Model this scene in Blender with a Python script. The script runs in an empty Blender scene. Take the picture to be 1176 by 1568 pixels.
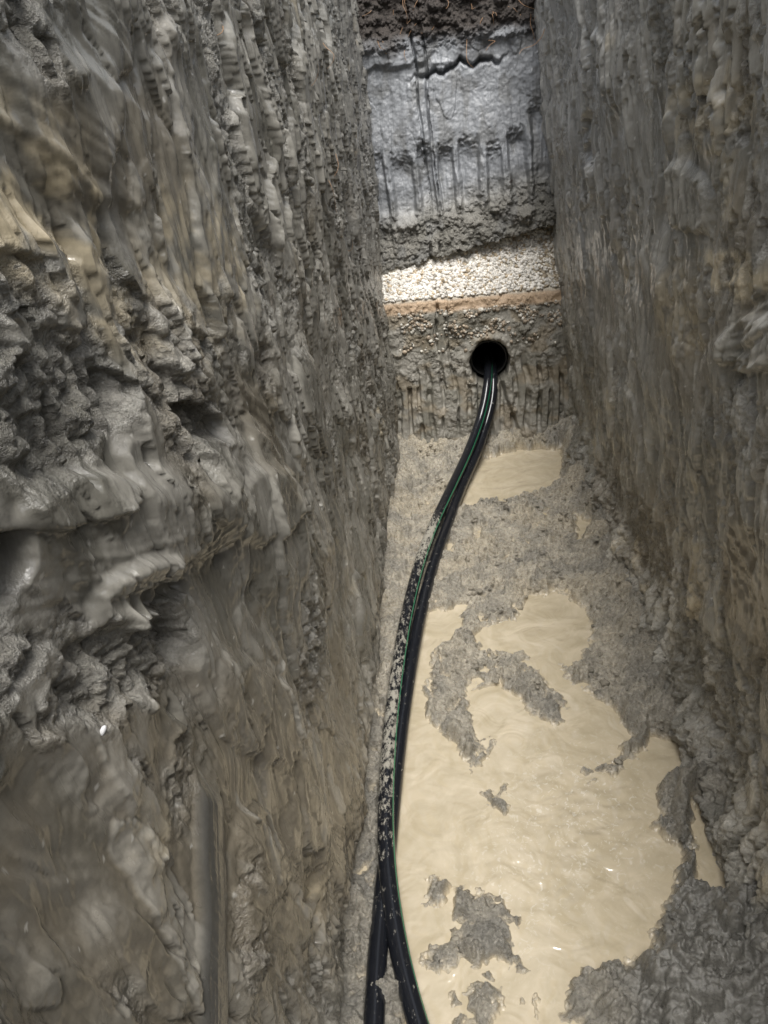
import bpy, math, numpy as np, bmesh
from mathutils import Matrix, Vector, Quaternion
rng=np.random.default_rng(7)
scene=bpy.context.scene
# ------------------------------------------------------------- camera frame
F=1132.0
Yc=np.array([71,674,-1132.0]); Yc/=np.linalg.norm(Yc)
r=math.radians(6.5)
tp=(-math.sin(r)*Yc[0]+math.cos(r)*Yc[1])/(-Yc[2]); p=math.atan(tp)
Zc=np.array([-math.sin(r)*math.cos(p),math.cos(r)*math.cos(p),math.sin(p)])
Xc=np.cross(Yc,Zc)
CH=2.0
def ray(px,py):
    v=np.array([px-588.0,784.0-py,-F]); return np.array([v@Xc,v@Yc,v@Zc])
def on_floor(px,py,z0=0.0):
    d=ray(px,py); s=(z0-CH)/d[2]; return np.array([d[0]*s,d[1]*s,z0])
LX0,LXS=-0.30,-0.022
RX0,RXS=0.73,-0.095
def on_left(px,py):
    d=ray(px,py); s=(LX0-.02+LXS*CH)/(d[0]-LXS*d[2]); return (d[1]*s,CH+d[2]*s)
def on_right(px,py):
    d=ray(px,py); s=(RX0+RXS*CH)/(d[0]-RXS*d[2]); return (d[1]*s,CH+d[2]*s)
# ------------------------------------------------------------- noise
def hsh(ix,iy,seed):
    with np.errstate(over='ignore'):
        h=(ix.astype(np.int64).astype(np.uint32)*np.uint32(374761393)+iy.astype(np.int64).astype(np.uint32)*np.uint32(668265263)+np.uint32((seed*2246822519)&0xffffffff))
        h=(h^(h>>np.uint32(13)))*np.uint32(1274126177); h=h^(h>>np.uint32(16)); h=h*np.uint32(2654435761); h=h^(h>>np.uint32(15))
    return (h.astype(np.float64))/4294967296.0
def perlin(x,y,seed=0):
    ix=np.floor(x);iy=np.floor(y);fx=x-ix;fy=y-iy
    u=fx*fx*fx*(fx*(fx*6-15)+10);v=fy*fy*fy*(fy*(fy*6-15)+10)
    def g(ox,oy):
        a=hsh(ix+ox,iy+oy,seed)*2*math.pi
        return np.cos(a)*(fx-ox)+np.sin(a)*(fy-oy)
    a=g(0,0);b=g(1,0);c=g(0,1);d=g(1,1)
    return 1.5*((a*(1-u)+b*u)*(1-v)+(c*(1-u)+d*u)*v)
def fbm(x,y,o=4,seed=0,g=0.5):
    t=0;a=1;n=0
    for i in range(o):
        t=t+a*perlin(x*2**i,y*2**i,seed+i*17);n+=a;a*=g
    return t/n*1.4
def domes(x,y,seed=0,dens=1.0,rmin=.3,rmax=.75,ident=False):
    ix=np.floor(x);iy=np.floor(y);best=np.zeros_like(x);bid=np.zeros_like(x)
    for ox in(-1,0,1):
        for oy in(-1,0,1):
            cx=ix+ox;cy=iy+oy
            h=hsh(cx,cy,seed)
            px=cx+h;py=cy+hsh(cx,cy,seed+5)
            rr=rmin+(rmax-rmin)*((h*7.31)%1)**2
            rr=np.where((h*13.77)%1<dens,rr,0)
            d=np.sqrt(np.maximum(rr*rr-(x-px)**2-(y-py)**2,0))
            if ident:bid=np.where(d>best,(h*31.1)%1,bid)
            best=np.maximum(best,d)
    return (best,bid) if ident else best
def ss(x,a,b):
    t=np.clip((x-a)/(b-a),0,1); return t*t*(3-2*t)
def lerp(a,b,t):
    return a+(b-a)*t
def cm(C,col,t):
    return C+(np.array(col)-C)*np.clip(t,0,1)[...,None]
def grid_mesh(name,P,attrs,mat,flip=False,col=None):
    nu,nv=P.shape[:2]
    me=bpy.data.meshes.new(name); N=nu*nv
    me.vertices.add(N); me.vertices.foreach_set('co',P.reshape(-1).astype(np.float32))
    idx=np.arange(N).reshape(nu,nv)
    q=np.stack([idx[:-1,:-1],idx[1:,:-1],idx[1:,1:],idx[:-1,1:]],-1).reshape(-1,4)
    if flip:q=q[:,::-1]
    M=len(q)
    me.loops.add(M*4);me.loops.foreach_set('vertex_index',q.reshape(-1).astype(np.int32))
    me.polygons.add(M);me.polygons.foreach_set('loop_start',(np.arange(M)*4).astype(np.int32))
    me.update(calc_edges=True);me.polygons.foreach_set('use_smooth',np.ones(M,dtype=bool))
    for k,a in attrs.items():
        at=me.attributes.new(k,'FLOAT','POINT');at.data.foreach_set('value',a.reshape(-1).astype(np.float32))
    if col is not None:
        at=me.attributes.new('col','FLOAT_COLOR','POINT')
        at.data.foreach_set('color',np.concatenate([np.clip(col,0,1),np.ones(col.shape[:2]+(1,))],-1).reshape(-1).astype(np.float32))
    me.materials.append(mat)
    o=bpy.data.objects.new(name,me);scene.collection.objects.link(o);return o
# ------------------------------------------------------------- materials
class NT:
    def __init__(s,name):
        s.m=bpy.data.materials.new(name);s.m.use_nodes=True;s.t=s.m.node_tree;s.t.nodes.clear()
        s.out=s.n('ShaderNodeOutputMaterial');s.b=s.n('ShaderNodeBsdfPrincipled')
        s.l(s.b.outputs[0],s.out.inputs[0]);s.tc=s.n('ShaderNodeTexCoord').outputs['Object']
    def n(s,t,**k):
        x=s.t.nodes.new(t)
        for a,b in k.items():setattr(x,a,b)
        return x
    def l(s,a,b):s.t.links.new(a,b)
    def put(s,v,i):
        if isinstance(v,bpy.types.NodeSocket):s.l(v,i)
        else:i.default_value=v
    def noise(s,scale,detail=4,rough=.55,stretch=None,dist=0):
        x=s.n('ShaderNodeTexNoise');x.inputs['Scale'].default_value=scale;x.inputs['Detail'].default_value=detail
        x.inputs['Roughness'].default_value=rough;x.inputs['Distortion'].default_value=dist
        if stretch:
            mp=s.n('ShaderNodeMapping');mp.inputs['Scale'].default_value=stretch;s.l(s.tc,mp.inputs[0]);s.l(mp.outputs[0],x.inputs['Vector'])
        else:s.l(s.tc,x.inputs['Vector'])
        return x.outputs['Fac']
    def rng(s,v,a,b,c=0.,d=1.):
        x=s.n('ShaderNodeMapRange');s.l(v,x.inputs[0])
        for i,k in enumerate((a,b,c,d)):x.inputs[i+1].default_value=k
        return x.outputs[0]
    def mix(s,f,a,b,bt='MIX'):
        x=s.n('ShaderNodeMix',data_type='RGBA',blend_type=bt);s.put(f,x.inputs[0])
        s.put(a if not isinstance(a,tuple) else (*a,1)[:4],x.inputs[6]);s.put(b if not isinstance(b,tuple) else (*b,1)[:4],x.inputs[7]);return x.outputs[2]
    def math(s,op,a,b=0.):
        x=s.n('ShaderNodeMath',operation=op);s.put(a,x.inputs[0]);s.put(b,x.inputs[1]);return x.outputs[0]
    def attr(s,n):
        return s.n('ShaderNodeAttribute',attribute_name=n)
    def bump(s,h,st,dist,prev=None):
        x=s.n('ShaderNodeBump');x.inputs['Strength'].default_value=st;x.inputs['Distance'].default_value=dist
        s.l(h,x.inputs['Height'])
        if prev:s.l(prev,x.inputs['Normal'])
        return x.outputs[0]
def clay(name,stretch,fs=110,lo=.2,hi=.5,gk=.3,sp=.9):
    t=NT(name)
    rough=t.attr('rough').outputs['Fac']
    f=t.noise(fs,5,.68)
    g=t.noise(45,3,.6,stretch)
    k=t.math('ADD',t.math('MULTIPLY',rough,.8),.2)
    c=t.mix(k,t.attr('col').outputs['Color'],t.mix(1.0,t.attr('col').outputs['Color'],t.mix(t.rng(f,.3,.7),(.55,.54,.53),(1.45,1.45,1.45)),'MULTIPLY'))
    t.l(c,t.b.inputs['Base Color'])
    t.l(t.math('ADD',t.rng(g,.3,.7,lo,hi),t.math('MULTIPLY',rough,.10)),t.b.inputs['Roughness'])
    t.b.inputs['Specular IOR Level'].default_value=sp
    h=t.math('ADD',t.math('MULTIPLY',g,gk),t.math('MULTIPLY',f,t.math('ADD',t.math('MULTIPLY',rough,1.4),.05)))
    t.l(t.bump(h,.9,.010),t.b.inputs['Normal']);return t.m
CLAY=clay('wet_clay',(1,1,.15),120,.10,.32);ENDCLAY=clay('damp_clay',(1,1,.2),120,.40,.62,.2,.5);MUD=clay('wet_mud',(1,1,1),120,.06,.38)
t=NT('muddy_water')
nz=t.noise(6,4,.6,None,1.8)
c=t.mix(t.rng(nz,.35,.65),(.43,.365,.25),(.53,.455,.33))
c=t.mix(t.math('MULTIPLY',t.attr('foam').outputs['Fac'],t.rng(t.noise(38,4,.7,None,1.5),.56,.64,0,.7)),c,(.70,.66,.56))
t.l(c,t.b.inputs['Base Color']);t.b.inputs['Roughness'].default_value=.04;t.b.inputs['Specular IOR Level'].default_value=.9
t.l(t.bump(t.noise(9,2,.5,None,1.0),.5,.025),t.b.inputs['Normal']);WATER=t.m
t=NT('gravel_stone')
t.l(t.attr('col').outputs['Color'],t.b.inputs['Base Color']);t.b.inputs['Roughness'].default_value=.5;STONE=t.m
t=NT('clod_mud');t.l(t.attr('col').outputs['Color'],t.b.inputs['Base Color']);t.b.inputs['Roughness'].default_value=.25
t.l(t.bump(t.noise(100,4,.7),1.0,.012),t.b.inputs['Normal']);CLOD=t.m
t=NT('black_duct_plastic')
f=t.attr('mud').outputs['Fac']
f2=t.rng(t.math('ADD',t.noise(60,6,.78,(1,.5,1)),t.math('MULTIPLY',f,.26)),.66,.76)
t.l(t.mix(f2,(.010,.011,.014),(.33,.31,.26)),t.b.inputs['Base Color']);t.l(t.rng(f2,0,1,.14,.4),t.b.inputs['Roughness'])
t.l(t.bump(f2,.4,.002),t.b.inputs['Normal']);BLACK=t.m
t=NT('green_stripe');t.b.inputs['Base Color'].default_value=(.01,.20,.09,1);t.b.inputs['Roughness'].default_value=.3;GREEN=t.m
t=NT('pipe_plastic');t.b.inputs['Base Color'].default_value=(.02,.02,.02,1);t.b.inputs['Roughness'].default_value=.5;PIPE=t.m
t=NT('root_fibre');t.b.inputs['Base Color'].default_value=(.34,.20,.11,1);t.b.inputs['Roughness'].default_value=.7;ROOT=t.m
t=NT('grassy_soil')
c=t.mix(t.rng(t.noise(1.2,6,.7),.42,.58),(.07,.055,.035),(.06,.09,.025));t.l(c,t.b.inputs['Base Color']);t.b.inputs['Roughness'].default_value=.9
t.l(t.bump(t.noise(20,5,.8),1,.05),t.b.inputs['Normal']);SOIL=t.m
# ------------------------------------------------------------- blobs on walls
def blobc(U,V,fn,c,a,b):
    c=np.array(fn(*c));A=np.array(fn(*a))-c;B=np.array(fn(*b))-c
    M=np.linalg.inv(np.stack([A,B],1))
    du=U-c[0];dv=V-c[1];return M[0,0]*du+M[0,1]*dv,M[1,0]*du+M[1,1]*dv
def blob(U,V,fn,c,a,b,wn,soft=.5):
    s,q=blobc(U,V,fn,c,a,b)
    return 1-ss(np.sqrt(s*s+q*q)+wn,1-soft,1+soft*.3)
def rimz(y):return 2.22+.07*y
def smears(wu,wv,su,sv,seed,dens,flat=.3):
    d,i=domes(wu/su,wv/sv,seed,dens,.35,.95,True)
    return ss(d,.02,flat),i
G1=np.array([.25,.238,.208]);G2=np.array([.16,.152,.128]);BR=np.array([.17,.145,.105]);TAN=np.array([.47,.40,.275])
def wallheight(U,V,fn,blobs,seed,tilt,calm=0.):
    wu=U+.03*fbm(U/.3,V/.3,3,seed)+tilt*(V-1.2)
    wv=V+.03*fbm(U/.2,V/.2,3,seed+3)
    jag=.0045*fbm(U/.03,V/.05,3,seed+9)
    wn=.4*fbm(U/.08,V/.08,4,seed+70)
    R=ss(fbm(wu/.2,wv/.45,4,seed+11),.12,.45)
    T=ss(fbm(U/.4,V/.4,4,seed+12),.42,.7)*.6
    Z0=np.zeros_like(U)
    D=Z0.copy();H=Z0.copy();S=Z0+calm;Pm=Z0.copy();B=Z0.copy();G=Z0.copy();groove_shade=Z0.copy();shaded_grooves=[]
    for k,c,a,b,s in blobs:
        soft=.25 if k in('pit','flap') else .5
        if k=='shaded_groove':  # raised clay strip standing in for a shadowed groove
            sl,ql=blobc(U,V,fn,c,a,b);taper=ss(sl,-1.,-.75)*ss(sl,1.2,1.)
            ql=ql+.5*fbm(U/.2,V/.2,2,3)
            mm=ss(np.abs(ql)*(1.3-.3*taper),1.15,.9)*taper
            shaded_grooves.append((mm,.014+s+.011*np.sqrt(np.clip(1-ql*ql,0,1))+.0008*perlin(ql*7,sl*2,4)));S=np.maximum(S,mm);groove_shade=np.maximum(groove_shade,mm);continue
        m=blob(U,V,fn,c,a,b,wn*(.5 if k in('bump','flap') else 1),soft)
        if k=='smooth':S=np.maximum(S,m*s)
        elif k=='rough':R=np.maximum(R,m*s);S=S*(1-m*s)
        elif k=='tan':T=np.maximum(T,m*s)
        elif k=='crevice_shade':D=np.maximum(D,m*s)
        elif k=='brown':B=np.maximum(B,m*s)
        elif k=='pock':Pm=np.maximum(Pm,m*s)
        elif k=='groove':
            sl,ql=blobc(U,V,fn,c,a,b);qq=ql+.35*sl*sl+.10*fbm(U/.15,V/.15,2,seed+5)
            G+=m*s*(perlin(qq*4,sl*.5,int(c[0]))+.35*perlin(qq*11,sl*.7,int(c[1]))+.15*perlin(qq*26,sl,9));S=np.maximum(S,m)
            R=R*(1-m*.8)
        else:H+=m*s
    R=R*(1-S)
    base=.028*fbm(U/.7,V/.8,3,seed+20)+.014*fbm(U/.16,V/.25,3,seed+19)
    mL,iL=smears(wu+jag*2,wv+jag,.18,.45,seed+21,.75,.3)
    mM,iM=smears(wu+jag,wv+jag,.06,.28,seed+22,.8,.2)
    mS,iS=smears(wu+jag*.5,wv+jag,.022,.13,seed+23,.7,.25)
    k=(1-.75*S)*(1-.5*R)
    sm=(mL*(.014*(.2+iL)))*(1-.5*R)+mM*(.015*(.2+iM))*k+mS*.008*(.2+iS)*k
    cover=np.clip(np.maximum(mL*(iL>.3),mM*.9),0,1)
    su=wu+.12*fbm(U/.45,V/.45,2,seed+28)
    st=(.0040*perlin(su/.030,wv/.7,seed+25)+.0015*perlin(su/.011,wv/.5,seed+26)+.0007*perlin(su/.005,wv/.4,seed+27))*(1-R)*(.5+.5*S)
    d1=domes(wu/.05,wv/.06,seed+30,.7)*.028
    d2=domes(wu/.021,wv/.027,seed+31,.8)*.016
    d3=domes(wu/.010,wv/.012,seed+32,.85)*.008
    gap=(1-cover)*(1-S)*ss(perlin(U/.1,V/.3,seed+33),-.15,.3)
    Rr=np.maximum(R,.85*gap)
    crumbs=R*d1*ss(R,.4,1)+Rr*(d2+d3)-.010*ss(R,.3,.8)-.007*gap
    pits=-domes(wu/.045,wv/.10,seed+50,.12,.15,.5)*.07*(1-S)
    tears=-.028*ss(domes(wu/.018,wv/.10,seed+55,.18,.2,.5),.0,.15)*(1-S*.85)*(1-.5*R)
    pits-=domes(wu/.03,wv/.035,seed+51,.8,.15,.5)*.08*Pm
    H=H+base+sm+st+G+crumbs+pits+tears+.004*fbm(U/.04,V/.04,4,seed+60)*(.1+Rr)
    for mm,hh in shaded_grooves:H=H*(1-mm)+hh*mm
    n=fbm(wu/.12,wv/.4,4,seed+80);C=lerp(G1,G2,ss(n,-.35,.35)[...,None])
    C=cm(C,BR,np.maximum(ss(fbm(U/.35,V/.35,4,seed+81),.12,.5)*.6,B))
    C=cm(C,G1*1.45,mM*ss(iM,.6,.9)*.6+mS*ss(iS,.7,.9)*.45)
    C=cm(C,G2*.7,mL*ss(iL,.7,.95)*.6)
    C=cm(C,TAN*.95,T*ss(fbm(U/.05,V/.05,4,seed+82),-.35,.25))
    C=C*(1+.18*Rr[...,None])*(1+.12*fbm(wu/.012,wv/.05,2,seed+83)[...,None])
    sp=domes(U/.035,V/.035,seed+84,.35,.03,.09);C=cm(C,(.55,.53,.48),ss(sp,.01,.04)*.8)
    C=cm(C,(.075,.073,.066),groove_shade*.95)  # shadow of the clay groove, painted dark on the strip
    C=cm(C,(.05,.045,.035),D)  # crevice shade mixed into the clay colour
    return H,Rr,C
LB=[('smooth',(170,180),(240,330),(250,150),1),('smooth',(190,850),(285,800),(225,940),1),('smooth',(400,810),(455,970),(465,780),1),
('smooth',(130,1330),(300,1290),(160,1580),1),('smooth',(470,1200),(460,1560),(580,1180),1),('smooth',(310,350),(330,460),(375,330),1),
('smooth',(290,170),(310,300),(325,160),1),('smooth',(540,900),(560,1100),(595,880),.8),('smooth',(350,950),(390,1080),(425,930),1),('smooth',(500,560),(520,700),(550,550),.6),
('rough',(60,620),(190,575),(90,740),1),('rough',(300,580),(335,690),(365,550),1),('rough',(230,1000),(330,940),(240,1085),1),('rough',(50,1000),(130,960),(60,1130),1),
('rough',(470,1000),(490,1230),(498,990),.9),('rough',(60,60),(90,160),(120,40),.6),('rough',(440,1450),(450,1568),(475,1440),.6),('rough',(30,430),(110,420),(40,500),.9),
('rough',(365,1400),(367,1570),(388,1395),1),('rough',(290,1180),(285,1290),(310,1175),.8),
('tan',(60,320),(190,400),(50,450),1),('tan',(310,400),(330,540),(380,380),.55),('tan',(180,480),(240,560),(230,460),.7),('tan',(30,200),(120,200),(40,280),.5),
('brown',(480,1250),(470,1568),(590,1200),.8),('brown',(220,220),(260,360),(280,190),.6),('brown',(130,1350),(290,1290),(150,1568),.4),
('groove',(100,260),(240,390),(170,190),.0045),('groove',(130,1380),(300,1350),(150,1560),.0028),('groove',(310,300),(330,450),(370,290),.003),
('groove',(415,690),(480,790),(440,650),.006),('groove',(370,970),(390,1090),(430,950),.004),('groove',(190,870),(290,830),(215,950),.0028),('groove',(415,840),(440,990),(465,820),.004),('groove',(170,90),(220,180),(240,70),.003),('groove',(500,1250),(490,1500),(570,1230),.004),
('bump',(250,790),(350,760),(255,880),.022),('bump',(395,790),(440,900),(450,760),.018),('bump',(100,1330),(250,1290),(120,1500),-.018),
('flap',(215,905),(262,880),(222,965),.016),('flap',(400,1090),(440,1170),(440,1070),.016),('flap',(480,1300),(500,1400),(510,1290),.012),('flap',(150,200),(230,300),(210,150),.008),('flap',(130,760),(200,740),(140,800),.014),('flap',(390,760),(430,740),(400,820),.014),
('shaded_groove',(322,1400),(326,1640),(338,1399),.002),('bump',(368,1390),(370,1560),(388,1385),.020),
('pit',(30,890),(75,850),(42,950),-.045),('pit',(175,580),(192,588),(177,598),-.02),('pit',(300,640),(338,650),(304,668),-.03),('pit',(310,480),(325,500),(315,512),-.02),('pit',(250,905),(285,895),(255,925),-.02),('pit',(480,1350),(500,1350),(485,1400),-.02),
('crevice_shade',(25,890),(75,850),(37,950),.6)]  # shade inside the gouge, painted over its pit
RB=[('smooth',(990,520),(1010,720),(1070,500),1),('smooth',(900,420),(930,580),(945,410),1),('smooth',(960,230),(980,340),(1015,220),.9),('smooth',(1120,880),(1150,1010),(1170,860),.9),('smooth',(1060,330),(1070,440),(1115,330),.8),
('rough',(1150,200),(1160,330),(1100,190),.3),('pock',(1110,110),(1140,260),(1010,120),1),('rough',(960,800),(1060,980),(990,770),.8),('rough',(1120,640),(1170,740),(1070,650),.6),('rough',(1080,1060),(1150,1250),(1050,1070),.9),
('tan',(1120,420),(1170,480),(1060,420),.8),('tan',(1060,180),(1090,250),(1150,150),.5),('tan',(1030,480),(1040,560),(1070,470),.5),('brown',(1120,900),(1150,1050),(1170,860),1),('brown',(970,800),(1060,960),(1000,740),.7),('brown',(1030,520),(1060,640),(1090,500),.5),
('groove',(1150,500),(1200,470),(1165,560),.009),('groove',(1065,560),(1090,640),(1110,540),.006),('groove',(980,620),(1000,740),(1020,600),.006),('groove',(900,450),(925,570),(935,440),.005),('groove',(1130,900),(1160,1010),(1165,880),.006),
('pit',(900,215),(905,260),(915,205),-.04),('flap',(1150,520),(1176,560),(1100,540),.02),('flap',(1040,300),(1060,360),(1075,290),.018),('flap',(990,500),(1010,640),(1040,480),.012)]
def spaced(a,b,f):
    o=[a]
    while o[-1]<b:o.append(o[-1]+f(o[-1]))
    return np.array(o)
def top_z(w,y,lo):return lo+(rimz(y)+.02-lo)*w
def rimcol(C,V,U):
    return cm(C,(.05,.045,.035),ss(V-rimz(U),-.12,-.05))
# ------------------------------------------------------------- left wall
ys=np.concatenate([np.arange(-1.4,.12,.05),spaced(.12,4.95,lambda y:.0016+.0019*y)])
NZ=840
U,W=np.meshgrid(ys,np.linspace(0,1,NZ),indexing='ij');V=top_z(W,U,-.12)
H,R,C=wallheight(U,V,on_left,LB,100,.10,.12)
edge=ss(V,rimz(U)-.06,rimz(U)+.02)
XL=LX0+LXS*V+H-.034-.08*edge-.03*ss(V,.2,.02)
PL=np.stack([XL,U+0*H,V-.3*np.maximum(H,0)*ss(V,.05,.3)],-1)
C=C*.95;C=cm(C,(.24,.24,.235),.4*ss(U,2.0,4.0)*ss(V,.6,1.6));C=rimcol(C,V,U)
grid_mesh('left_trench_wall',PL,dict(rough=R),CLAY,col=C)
def wall_left_pt(y,z):
    i=np.clip(np.searchsorted(ys,y),0,len(ys)-1);j=int(np.clip((z+.12)/(rimz(y)+.14)*(NZ-1),0,NZ-1));return PL[i,j]
# ------------------------------------------------------------- right wall
ysr=np.concatenate([np.arange(-1.4,.6,.05),spaced(.6,4.95,lambda y:.0030+.0011*y)])
U,W=np.meshgrid(ysr,np.linspace(0,1,640),indexing='ij');V=top_z(W,U,-.12)
H,R,C=wallheight(U,V,on_right,RB,400,-.05,.3)
bank=.07*ss(V,.32,0)+.03*fbm(U/.15,V/.1,4,77)*ss(V,.5,.1)
lowm=.8*ss(V,.35,.1);R=np.maximum(R,lowm);H=H+lowm*(domes(U/.04,V/.04,431,.8)*.022+domes(U/.018,V/.018,432,.8)*.012)
edge=ss(V,rimz(U)-.06,rimz(U)+.02)
PR=np.stack([RX0+RXS*V-H+.030-bank+.08*edge,U,V-.3*np.maximum(H,0)*ss(V,.05,.3)],-1)
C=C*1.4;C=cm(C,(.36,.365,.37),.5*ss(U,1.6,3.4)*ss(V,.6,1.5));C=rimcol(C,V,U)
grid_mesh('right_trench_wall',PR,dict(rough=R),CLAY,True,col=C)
# ------------------------------------------------------------- end wall
xs=np.linspace(-.5,.9,480);z=np.linspace(-.1,2.62,900)
X,Z=np.meshgrid(xs,z,indexing='ij')
zb=1.03+.17*(X+.27)/.93+.03*fbm(X/.12,X*0+3,4,5)+.014*fbm(X/.03,Z/.03,3,6)
lowy=np.interp(Z,[-.1,0,.5,.8,.86],[4.02,4.08,4.2,4.25,4.265])
grav=4.265+(Z-.86)*.85
slab=4.40+(Z-zb)*.25
m=ss(Z-zb,-.012,.012)
Yb=np.where(Z<.86,lowy,grav)*(1-m)+slab*m
h=.022*fbm(X/.4,Z/.4,3,201)
tx=X+.02*fbm(X/.2,Z/.4,2,210)+.03*(Z-1.5)+.004*fbm(X/.04,Z/.06,3,211)
tph=(tx/.128)%1;tid=np.floor(tx/.128)
ztop=1.72+.22*(hsh(tid,tid*0,3)-.5)+.02*fbm(X/.03,Z/.03,2,7);tooth=np.abs(tph-.5)*2
tm=ss(Z,zb+.06,zb+.2)*ss(Z,ztop+.03,ztop-.08)
wd=.5+.2*hsh(tid,tid*0,12)
ch=ss(tooth,wd+.25,wd-.05)
h-=m*tm*ch*(.026+.022*hsh(tid,tid*0,8))*(1+.4*fbm(X/.1,Z/.2,2,215))
h+=m*tm*.014*ss(tooth,.8,.97)*fbm(X/.05,Z/.08,2,216)
zl=1.30+.14*(hsh(tid,tid*0,21)-.5);h+=m*.04*ch*np.exp(-((Z-zl)/.04)**2)*(.4+hsh(tid,tid*0,22))
mS,iS=smears(tx,Z,.07,.22,230,.7,.3)
h+=m*mS*.007*iS*ss(Z,zb+.15,zb+.4)
rough_low=m*ss(Z,zb+.34+.16*fbm(X/.1,Z/.15,3,30),zb+.14)
crk=np.exp(-((Z-1.99-.04*np.sin(X*4)-.05*fbm(X/.1,Z*0,3,9))/.012)**2)*ss(np.abs(X-.15),.3,.1)
h-=.06*crk; h+=.025*m*ss(Z,2.02,2.05)*ss(fbm(X/.25,Z/.2,3,31),-.1,.15)
h+=m*(.0015*perlin(X/.010,Z/.2,62)+.004*perlin(tx/.03,Z/.5,63))
gp=(tx+.008*np.sin(Z*12))/.070;g2i=np.floor(gp);g2=np.abs((gp%1)-.5)*2
lm=ss(Z,.06,.14)*ss(Z,.48+.3*(hsh(g2i,g2i*0,5)-.5),.38)
h-=.036*ss(g2,.4,.8)*lm*(.7+.8*fbm(X/.1,Z/.1,2,19))
low=ss(Z,.88,.82)
R=np.clip(low*(.35+.6*fbm(X/.1,Z/.1,3,33))*(1-.35*lm)+rough_low*.9+(1-m)*(1-low)*.3+ss(Z,2.08,2.14),0,1)
d1=domes(X/.05,Z/.05,71,.7)*.034;d2=domes(X/.024,Z/.024,72,.8)*.018;d3=domes(X/.012,Z/.012,73,.8)*.008
h+=R*(d1+d2+d3)+.12*(1-R)*ss(fbm(X/.08,Z/.08,2,99),.15,.5)*d2+.004*fbm(X/.04,Z/.04,4,98)*(.2+R)
hx,hz=.25,.495;dx=X-hx;dz=Z-hz
rad=np.sqrt(dx*dx+(dz*np.where(dz>0,.85,.85))**2)+.009*fbm(X/.06,Z/.06,3,14)
hole=ss(rad,.120,.104)
lip=np.exp(-((rad-.135)/.018)**2)*ss(dz,-.02,.06)
notch=ss(np.abs(dx+.35*(dz+.1)),.07,.04)*ss(Z,.46,.42)*ss(Z,.0,.1)
h=(h+.02*lip)*(1-hole)-.04*notch
YE=Yb-h+.6*hole
n=fbm(X/.15,Z/.3,4,250)
C=lerp(np.array([.26,.245,.21]),np.array([.17,.16,.13]),ss(n,-.3,.3)[...,None])
C=cm(C,(.215,.225,.24),m*ss(Z,zb+.12,zb+.4)*.95)
C=cm(C,(.15,.152,.15),m*ss(fbm(X/.1,Z/.2,4,251),.0,.4)*.7)
C=cm(C,(.17,.165,.15),m*rough_low*.5)
C=cm(C,(.24,.20,.14),low*ss(fbm(X/.15,Z/.12,3,58),.0,.4)*.7)
org=ss(np.abs(Z-.845-.012*fbm(X/.1,X*0,3,57)),.045,.02)*(1-m);C=cm(C,(.40,.29,.19),org)
C=cm(C,(.6,.55,.45),(1-m)*(1-low)*.9*ss(Z,.865,.89))
C=C*(1+.15*fbm(X/.015,Z/.02,2,283)[...,None])
C=cm(C,(.045,.036,.03),np.maximum(ss(Z,2.08+.14*fbm(X/.15,Z/.15,3,55),2.2),hole))  # dark topsoil; shade inside the pipe hole painted in the same colour
grid_mesh('end_trench_wall',np.stack([X,YE,Z],-1),dict(rough=R),ENDCLAY,col=C)
xb=np.linspace(-.5,.9,80);zz=np.linspace(-.1,2.3,120);Xb,Zb=np.meshgrid(xb,zz,indexing='ij')
grid_mesh('back_trench_wall',np.stack([Xb,-1.3+.03*fbm(Xb/.2,Zb/.4,4,3),Zb],-1),dict(rough=0*Xb),CLAY,True,col=np.broadcast_to(G1,Xb.shape+(3,)))
# ------------------------------------------------------------- floor
def floorpoly(pts):return np.array([on_floor(*q)[:2] for q in pts])
def psd(X,Y,poly):
    ins=np.zeros(X.shape,bool);d=np.full(X.shape,1e9)
    n=len(poly)
    for i in range(n):
        x1,y1=poly[i];x2,y2=poly[(i+1)%n]
        c=((y1>Y)!=(y2>Y));xi=(x2-x1)*(Y-y1)/((y2-y1) if abs(y2-y1)>1e-9 else 1e-9)+x1
        ins^=(c&(X<xi))
        ex,ey=x2-x1,y2-y1;t=np.clip(((X-x1)*ex+(Y-y1)*ey)/(ex*ex+ey*ey+1e-12),0,1)
        d=np.minimum(d,(X-x1-t*ex)**2+(Y-y1-t*ey)**2)
    d=np.sqrt(d);return np.where(ins,-d,d)
main=[(655,940),(712,930),(700,970),(665,1000),(650,1050),(650,1100),(700,1150),(725,1190),(735,1160),(765,1150),(720,1090),(715,1060),(760,1045),(800,1075),(815,1100),(850,1110),(880,1090),(850,1060),(830,1030),(800,1000),(760,995),(725,985),(740,960),(790,950),(810,915),(850,908),(895,930),(905,970),(885,1010),(850,1020),(880,1050),(930,1080),(965,1130),(940,1165),(890,1180),(900,1200),(960,1175),(1000,1135),(1040,1130),(1060,1175),(1010,1210),(1005,1270),(1045,1310),(1020,1380),(1000,1450),(930,1480),(870,1500),(850,1568),(830,1750),(640,1750),(640,1568),(618,1450),(600,1300),(605,1150),(625,1000)]
p1=[(728,705),(800,690),(862,688),(855,740),(800,760),(735,770),(705,780),(715,740)]
p3=[(1060,1240),(1090,1235),(1135,1340),(1120,1380),(1070,1350)]
p5=[(905,800),(880,790),(890,830)]
isl=[[(640,1395),(665,1345),(690,1355),(665,1390)],[(645,1455),(685,1435),(700,1360),(745,1365),(795,1395),(790,1440),(815,1495),(760,1478),(700,1485),(650,1485)],
[(690,1520),(750,1490),(770,1530),(740,1600),(680,1600)],[(795,1535),(825,1520),(820,1550)],[(735,1215),(780,1205),(775,1245),(745,1240)]]
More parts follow.
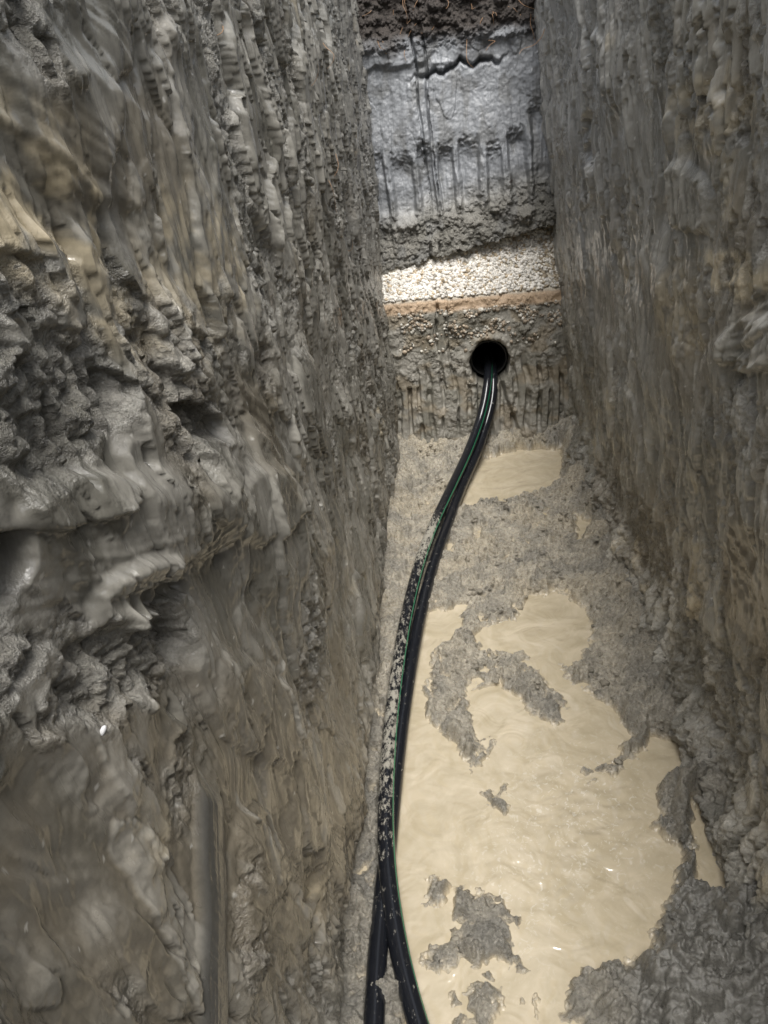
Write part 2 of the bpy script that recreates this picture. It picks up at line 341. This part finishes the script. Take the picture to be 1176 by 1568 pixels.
xf=np.linspace(-.5,.95,560);yf=np.concatenate([np.arange(-1.4,.7,.04),spaced(.7,4.4,lambda y:.0022+.0005*y)])
U,V=np.meshgrid(xf,yf,indexing='ij')
wx=U+.028*fbm(U/.07,V/.07,5,301,.6);wy=V+.038*fbm(U/.07,V/.07,5,302,.6)
sd=psd(wx,wy,floorpoly(main))
for q in(p1,p3,p5):sd=np.minimum(sd,psd(wx,wy,floorpoly(q)))
for q in isl:sd=np.maximum(sd,-psd(wx,wy,floorpoly(q)))
land=ss(sd,-.012,.03)
hb=np.clip(sd*.7,-.03,.03)+.028*fbm(U/.12,V/.14,4,310)*ss(sd,-.01,.05)
Cm=ss(fbm(U/.2,V/.2,3,320),-.4,.15)
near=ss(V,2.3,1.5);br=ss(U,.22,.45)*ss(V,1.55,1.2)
qx=U+.020*fbm(U/.04,V/.04,4,350);qy=V+.020*fbm(U/.04,V/.04,4,351)
A1=domes(qx/.06,qy/.07,310,.55)*.055;A2=domes(qx/.028,qy/.03,311,.7)*.024;A0=domes(qx/.12,qy/.15,309,.6)*.085
hb+=land*(np.maximum(Cm,br)*(A1*(.5+.7*near)+A2*(1-.5*br)+domes(U/.014,V/.014,312,.8)*.009*(1-.6*br))+br*A0+domes(U/.009,V/.009,313,.8)*.003*(1-br))
hb+=.007*fbm(U/.03,V/.03,3,314)*land
hb+=-.022*land*ss(fbm(U/.07,V/.07,3,316),.0,.3)
bankr=ss(U,.50,.80);hb+=bankr*(.13+.06*fbm(U/.1,V/.15,4,315))*ss(sd,-.01,.05)
hb+=.05*ss(V,3.75,4.15)*land+ss(U,-.18,-.34)*ss(V,2.6,3.4)*.05
hb+=ss(V,1.35,1.0)*ss(U,.2,.45)*.03*land
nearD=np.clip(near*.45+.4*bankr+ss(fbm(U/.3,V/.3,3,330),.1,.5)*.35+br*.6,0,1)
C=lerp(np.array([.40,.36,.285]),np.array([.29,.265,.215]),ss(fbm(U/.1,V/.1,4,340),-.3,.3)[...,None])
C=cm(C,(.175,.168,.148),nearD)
C=cm(C,(.46,.395,.285),np.clip(ss(sd,.015,-.005)+.45*ss(fbm(U/.25,V/.25,3,331),.0,.4)*ss(V,1.9,2.7)+.6*land*ss(hb,.014,.002),0,1))
C=C*(1+.22*fbm(U/.015,V/.015,3,343)[...,None])
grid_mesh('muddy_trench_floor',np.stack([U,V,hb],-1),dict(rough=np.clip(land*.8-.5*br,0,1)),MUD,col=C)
CF=C
xw=np.linspace(-.4,.85,260);yw=np.linspace(-1.3,4.2,900);A,B=np.meshgrid(xw,yw,indexing='ij')
fc=on_floor(900,1240);fo=np.exp(-((A-fc[0])/.22)**2-((B-fc[1])/.25)**2)+.5*np.exp(-((A-.1)/.15)**2-((B-1.25)/.2)**2)
wh=.0026*fbm(A/.14+.3*fbm(A/.1,B/.1,2,4),B/.10,2,9)+fo*.005*fbm(A/.07+.5*fbm(A/.06,B/.06,2,5),B/.045,2,10)
grid_mesh('muddy_puddle_water',np.stack([A,B,wh],-1),dict(foam=np.clip(fo+.05,0,1)),WATER)
# ------------------------------------------------------------- lumps helper
bm=bmesh.new();bmesh.ops.create_icosphere(bm,subdivisions=2,radius=1);bm.verts.ensure_lookup_table()
IV=np.array([v.co[:] for v in bm.verts]);IF=np.array([[v.index for v in f.verts] for f in bm.faces]);bm.free()
def lumps(name,P,S,Cc,mat,rough=.25,flat=1.):
    n=len(P);V_=np.zeros((n,len(IV),3))
    for i in range(n):
        q=rng.normal(size=4);q/=np.linalg.norm(q)
        M=np.array(Quaternion(q).to_matrix());sc=S[i]*rng.uniform(.6,1.3,3)
        V_[i]=((IV*(1+rough*rng.normal(size=(len(IV),1))*.5)*sc)@M.T)*np.array([1,1,flat])+P[i]
    Vf=V_.reshape(-1,3);Ff=(IF[None]+(np.arange(n)*len(IV))[:,None,None]).reshape(-1,3)
    me=bpy.data.meshes.new(name);me.vertices.add(len(Vf));me.vertices.foreach_set('co',Vf.reshape(-1).astype(np.float32))
    me.loops.add(Ff.size);me.loops.foreach_set('vertex_index',Ff.reshape(-1).astype(np.int32))
    me.polygons.add(len(Ff));me.polygons.foreach_set('loop_start',(np.arange(len(Ff))*3).astype(np.int32))
    me.update(calc_edges=True);me.polygons.foreach_set('use_smooth',np.ones(len(Ff),bool))
    at=me.attributes.new('col','FLOAT_COLOR','POINT');cc=np.concatenate([np.repeat(Cc,len(IV),0),np.ones((n*len(IV),1))],1)
    at.data.foreach_set('color',cc.reshape(-1).astype(np.float32))
    me.materials.append(mat);ob=bpy.data.objects.new(name,me);scene.collection.objects.link(ob);return ob
def endy(x,z):
    i=int(np.clip((x+.5)/1.4*479,0,479));j=int(np.clip((z+.1)/2.72*899,0,899));return YE[i,j]
P=[];S=[];Cc=[]
for k in range(4200):
    x=rng.uniform(-.38,.78);zt=1.03+.17*(x+.27)/.93-.01;zz_=rng.uniform(.885,zt)
    yy_=min(endy(x,zz_),4.265+(zz_-.86)*.85+.01)
    if endy(x,zz_)<4.265+(zz_-.86)*.85-.045:continue
    P.append((x,yy_-.002,zz_));S.append(rng.uniform(.006,.0125));g=rng.uniform(.6,1.0);w=rng.uniform(.0,1)
    col=np.array([.84,.80,.73])*g if w>.14 else np.array([.52,.42,.29])*g
    if x>.55 and w<.5:col=np.array([.42,.35,.25])*g
    Cc.append(col)
for k in range(1200):
    x=rng.uniform(-.38,.8);zz_=rng.beta(3,1.4)*.26+.56
    if (x-hx)**2+(zz_-hz)**2<.0190:continue
    if perlin(np.array([x/.12]),np.array([zz_/.08]),5)[0]<-.1:continue
    P.append((x,endy(x,zz_)-.001,zz_));S.append(rng.uniform(.004,.012));g=rng.uniform(.45,1)
    Cc.append(np.array([.42,.34,.25])*g if rng.random()<.6 else np.array([.58,.55,.48])*g)
lumps('gravel_layer',np.array(P),S,np.array(Cc),STONE)
def floorz(x,y):
    i=int(np.clip((x+.5)/1.45*559,0,559));j=int(np.clip(np.searchsorted(yf,y),0,len(yf)-1));return hb[i,j],sd[i,j],CF[i,j]
P=[];S=[];Cc=[]
while len(P)<1700:
    x=rng.uniform(-.2,.8);y=rng.uniform(1.0,4.15)
    zf,s_,c_=floorz(x,y)
    if s_<.012 or (y<1.6 and x>.25 and rng.random()<.7):continue
    if perlin(np.array([x/.15]),np.array([y/.15]),5)[0]<.0:continue
    s=.003+.012*rng.random()**4;P.append((x,y,zf-s*.1));S.append(s);Cc.append(c_*rng.uniform(.7,1.1))
lumps('mud_clods',np.array(P),S,np.array(Cc),CLOD,rough=.5,flat=.7)
# ------------------------------------------------------------- tubes
def smooth_path(pts,n):
    pts=np.array(pts);t_=np.concatenate([[0],np.cumsum(np.linalg.norm(np.diff(pts,axis=0),axis=1))]);tt=np.linspace(0,t_[-1],n)
    Q=np.stack([np.interp(tt,t_,pts[:,k]) for k in range(3)],1)
    k=9;ker=np.ones(k)/k
    for _ in range(4):
        pad=np.concatenate([2*Q[0]-Q[k//2:0:-1],Q,2*Q[-1]-Q[-2:-k//2-1:-1]],0);Q=np.stack([np.convolve(pad[:,c],ker,'valid') for c in range(3)],1)[:n]
    return Q
def tube(name,Q,rad,mats,seg=32,stripe=None,mudf=None):
    n=len(Q);T_=np.gradient(Q,axis=0);T_/=np.linalg.norm(T_,axis=1)[:,None]
    up=np.array([0,0,1.]);Sd=np.cross(T_,up);Sd/=np.linalg.norm(Sd,axis=1)[:,None]+1e-9;Up=np.cross(Sd,T_)
    th=np.arange(seg)/seg*2*math.pi
    rr=np.broadcast_to(np.array(rad),(n,))
    Pp=Q[:,None]+rr[:,None,None]*(np.cos(th)[None,:,None]*Sd[:,None]+np.sin(th)[None,:,None]*Up[:,None])
    vs=Pp.reshape(-1,3);fs=[];mi=[]
    for i in range(n-1):
        for j in range(seg):
            j2=(j+1)%seg;fs.append((i*seg+j,i*seg+j2,(i+1)*seg+j2,(i+1)*seg+j));mi.append(1 if stripe is not None and j in stripe else 0)
    fs.append(tuple(range(seg)));mi.append(0);fs.append(tuple((n-1)*seg+j for j in range(seg))[::-1]);mi.append(0)
    me=bpy.data.meshes.new(name);me.from_pydata(vs.tolist(),[],fs);me.polygons.foreach_set('material_index',mi);me.polygons.foreach_set('use_smooth',[True]*len(fs))
    for m_ in mats:me.materials.append(m_)
    mu=np.zeros((n,seg)) if mudf is None else mudf(Q)[:,None]*ss(np.sin(th),-.3,.5)[None]
    at=me.attributes.new('mud','FLOAT','POINT');at.data.foreach_set('value',mu.reshape(-1).astype(np.float32))
    o=bpy.data.objects.new(name,me);scene.collection.objects.link(o);return o
def c3(l):return [on_floor(a,b,z_) for a,b,z_ in l]
rc=.0265
path1=[(.25,4.7,.455),(.25,4.3,.45)]+c3([(746,600,.35),(737,640,.22),(716,695,.12),(692,745,.09),(668,795,.085),(648,845,.08),(632,900,.075),(619,960,.07),(608,1030,.065),(599,1100,.06),(593,1180,.06),(590,1250,.06),(592,1330,.055),(601,1400,.045),(615,1480,.04),(636,1560,.035),(665,1640,.03),(700,1800,.03)])
path2=[(.28,4.7,.44),(.275,4.3,.43)]+c3([(757,602,.32),(748,640,.2),(732,690,.09),(709,740,.05),(688,795,.045),(668,850,.04),(653,900,.035),(640,960,.03),(627,1030,.03),(616,1100,.03),(606,1180,.03),(599,1250,.03),(591,1330,.03),(583,1400,.03),(577,1470,.035),(573,1560,.04),(570,1640,.04),(560,1800,.04)])
mf=lambda Q:np.clip(.85*np.exp(-((Q[:,1]-2.95)/.25)**2)+.65*np.exp(-((Q[:,1]-1.75)/.45)**2)+.35*np.exp(-((Q[:,1]-2.3)/.4)**2),0,1)+.14
tube('black_duct_cable',smooth_path(path1,300),rc,[BLACK,GREEN],stripe=(13,),mudf=mf)
tube('black_duct_cable.001',smooth_path(path2,300),rc,[BLACK],mudf=lambda Q:.2+0*Q[:,0])
n=40;th=np.arange(n)/n*2*math.pi;vs=[];fs=[]
for (rr,yy) in((.108,4.95),(.108,4.30),(.100,4.30),(.100,4.95)):
    for a in th:vs.append((hx+rr*math.cos(a),yy,hz+rr*math.sin(a)))
for k in range(3):
    for j in range(n):fs.append((k*n+j,k*n+(j+1)%n,(k+1)*n+(j+1)%n,(k+1)*n+j))
fs.append(tuple(3*n+j for j in range(n)))
me=bpy.data.meshes.new('buried_pipe');me.from_pydata(vs,[],fs);me.materials.append(PIPE);ob=bpy.data.objects.new('buried_pipe',me);scene.collection.objects.link(ob)
# ------------------------------------------------------------- roots
parts=[]
def root(start,length,dirn,rad):
    pts=[np.array(start)];d=np.array(dirn,float)
    for i in range(14):
        d=d+rng.normal(size=3)*.35;d[2]-=.12;d/=np.linalg.norm(d);pts.append(pts[-1]+d*length/14)
    return tube('root',smooth_path(pts,40),np.linspace(rad,rad*.4,40),[ROOT],seg=6)
for px,py in((500,230),(490,270),(500,395),(480,60),(455,70),(520,470),(350,30),(530,380),(470,130)):
    y,z_=on_left(px,py);q=wall_left_pt(y,z_);parts.append(root(q+np.array([.004,0,0]),rng.uniform(.06,.16),(.3,-.6,-.6),.0009))
for i in range(26):
    x=rng.uniform(-.3,.6);z_=rng.uniform(2.1,2.4);parts.append(root((x,endy(x,z_)-.005,z_),rng.uniform(.06,.2),(rng.normal()*.5,-.5,-.5),.0015))
for i in range(8):
    y=rng.uniform(3,4.4);z_=rng.uniform(2.1,2.35);parts.append(root((RX0+RXS*z_-.02,y,z_),rng.uniform(.1,.2),(-.5,-.3,-.5),.0015))
bpy.ops.object.select_all(action='DESELECT')
for o_ in parts:o_.select_set(True)
bpy.context.view_layer.objects.active=parts[0];bpy.ops.object.join();parts[0].name='plant_roots'
y,z_=on_left(180,1118);q=wall_left_pt(y,z_)
lumps('pale_pebble',np.array([q+np.array([.001,0,0])]),[.005],np.array([[.7,.7,.7]]),STONE,rough=.1)
# ------------------------------------------------------------- ground surface
gx=np.array([-300,-60,-15,-6,-3,-1.8,-1.2,-.8,-.42,.62,1.0,1.4,2,3,6,15,60,300.]);gy=np.array([-300,-60,-15,-6,-3,-2,-1.3,-.6,0,.6,1.2,1.8,2.4,3,3.6,4.2,4.72,5.2,6,8,15,60,300.])
vs=[];fs=[];rg=np.random.default_rng(3)
for i,a in enumerate(gx):
    for j,b in enumerate(gy):
        zz_=2.22+.07*min(max(b,-1.3),6)
        if abs(a)>.7 or b<-1.4 or b>5:zz_+=rg.uniform(-.04,.04)
        vs.append((a,b,zz_))
ny=len(gy)
for i in range(len(gx)-1):
    for j in range(ny-1):
        if i==8 and 6<=j<16:continue
        fs.append((i*ny+j,(i+1)*ny+j,(i+1)*ny+j+1,i*ny+j+1))
me=bpy.data.meshes.new('ground');me.from_pydata(vs,[],fs);me.materials.append(SOIL);ob=bpy.data.objects.new('ground',me);scene.collection.objects.link(ob)
# ------------------------------------------------------------- light
w=bpy.data.worlds.new('World');scene.world=w;w.use_nodes=True;nt=w.node_tree;bg=nt.nodes['Background']
sky=nt.nodes.new('ShaderNodeTexSky');sky.sky_type='NISHITA';sky.sun_disc=False
sv=Vector((.09,-.36,1)).normalized();el=math.asin(sv.z);az=math.atan2(sv.x,sv.y)
sky.sun_elevation=el;sky.sun_rotation=az;sky.dust_density=5;sky.air_density=1.5
hs=nt.nodes.new('ShaderNodeHueSaturation');hs.inputs['Saturation'].default_value=.35
nt.links.new(sky.outputs[0],hs.inputs['Color']);nt.links.new(hs.outputs[0],bg.inputs[0]);bg.inputs[1].default_value=.15
sl=bpy.data.lights.new('sun','SUN');sl.energy=5;sl.angle=math.radians(36);sl.color=(1,.985,.96)
so=bpy.data.objects.new('sun',sl);scene.collection.objects.link(so);so.rotation_euler=sv.to_track_quat('Z','Y').to_euler();so.location=(0,0,10)
# ------------------------------------------------------------- camera
cd=bpy.data.cameras.new('camera');cam=bpy.data.objects.new('camera',cd);scene.collection.objects.link(cam)
cd.sensor_fit='VERTICAL';cd.sensor_height=24;cd.lens=24*F/1568;cd.clip_start=.01;cd.clip_end=1000
cam.matrix_world=Matrix((( *Xc,0),(*Yc,0),(*Zc,CH),(0,0,0,1)))
scene.camera=cam
scene.view_settings.view_transform='Standard';scene.view_settings.look='None';scene.view_settings.exposure=0
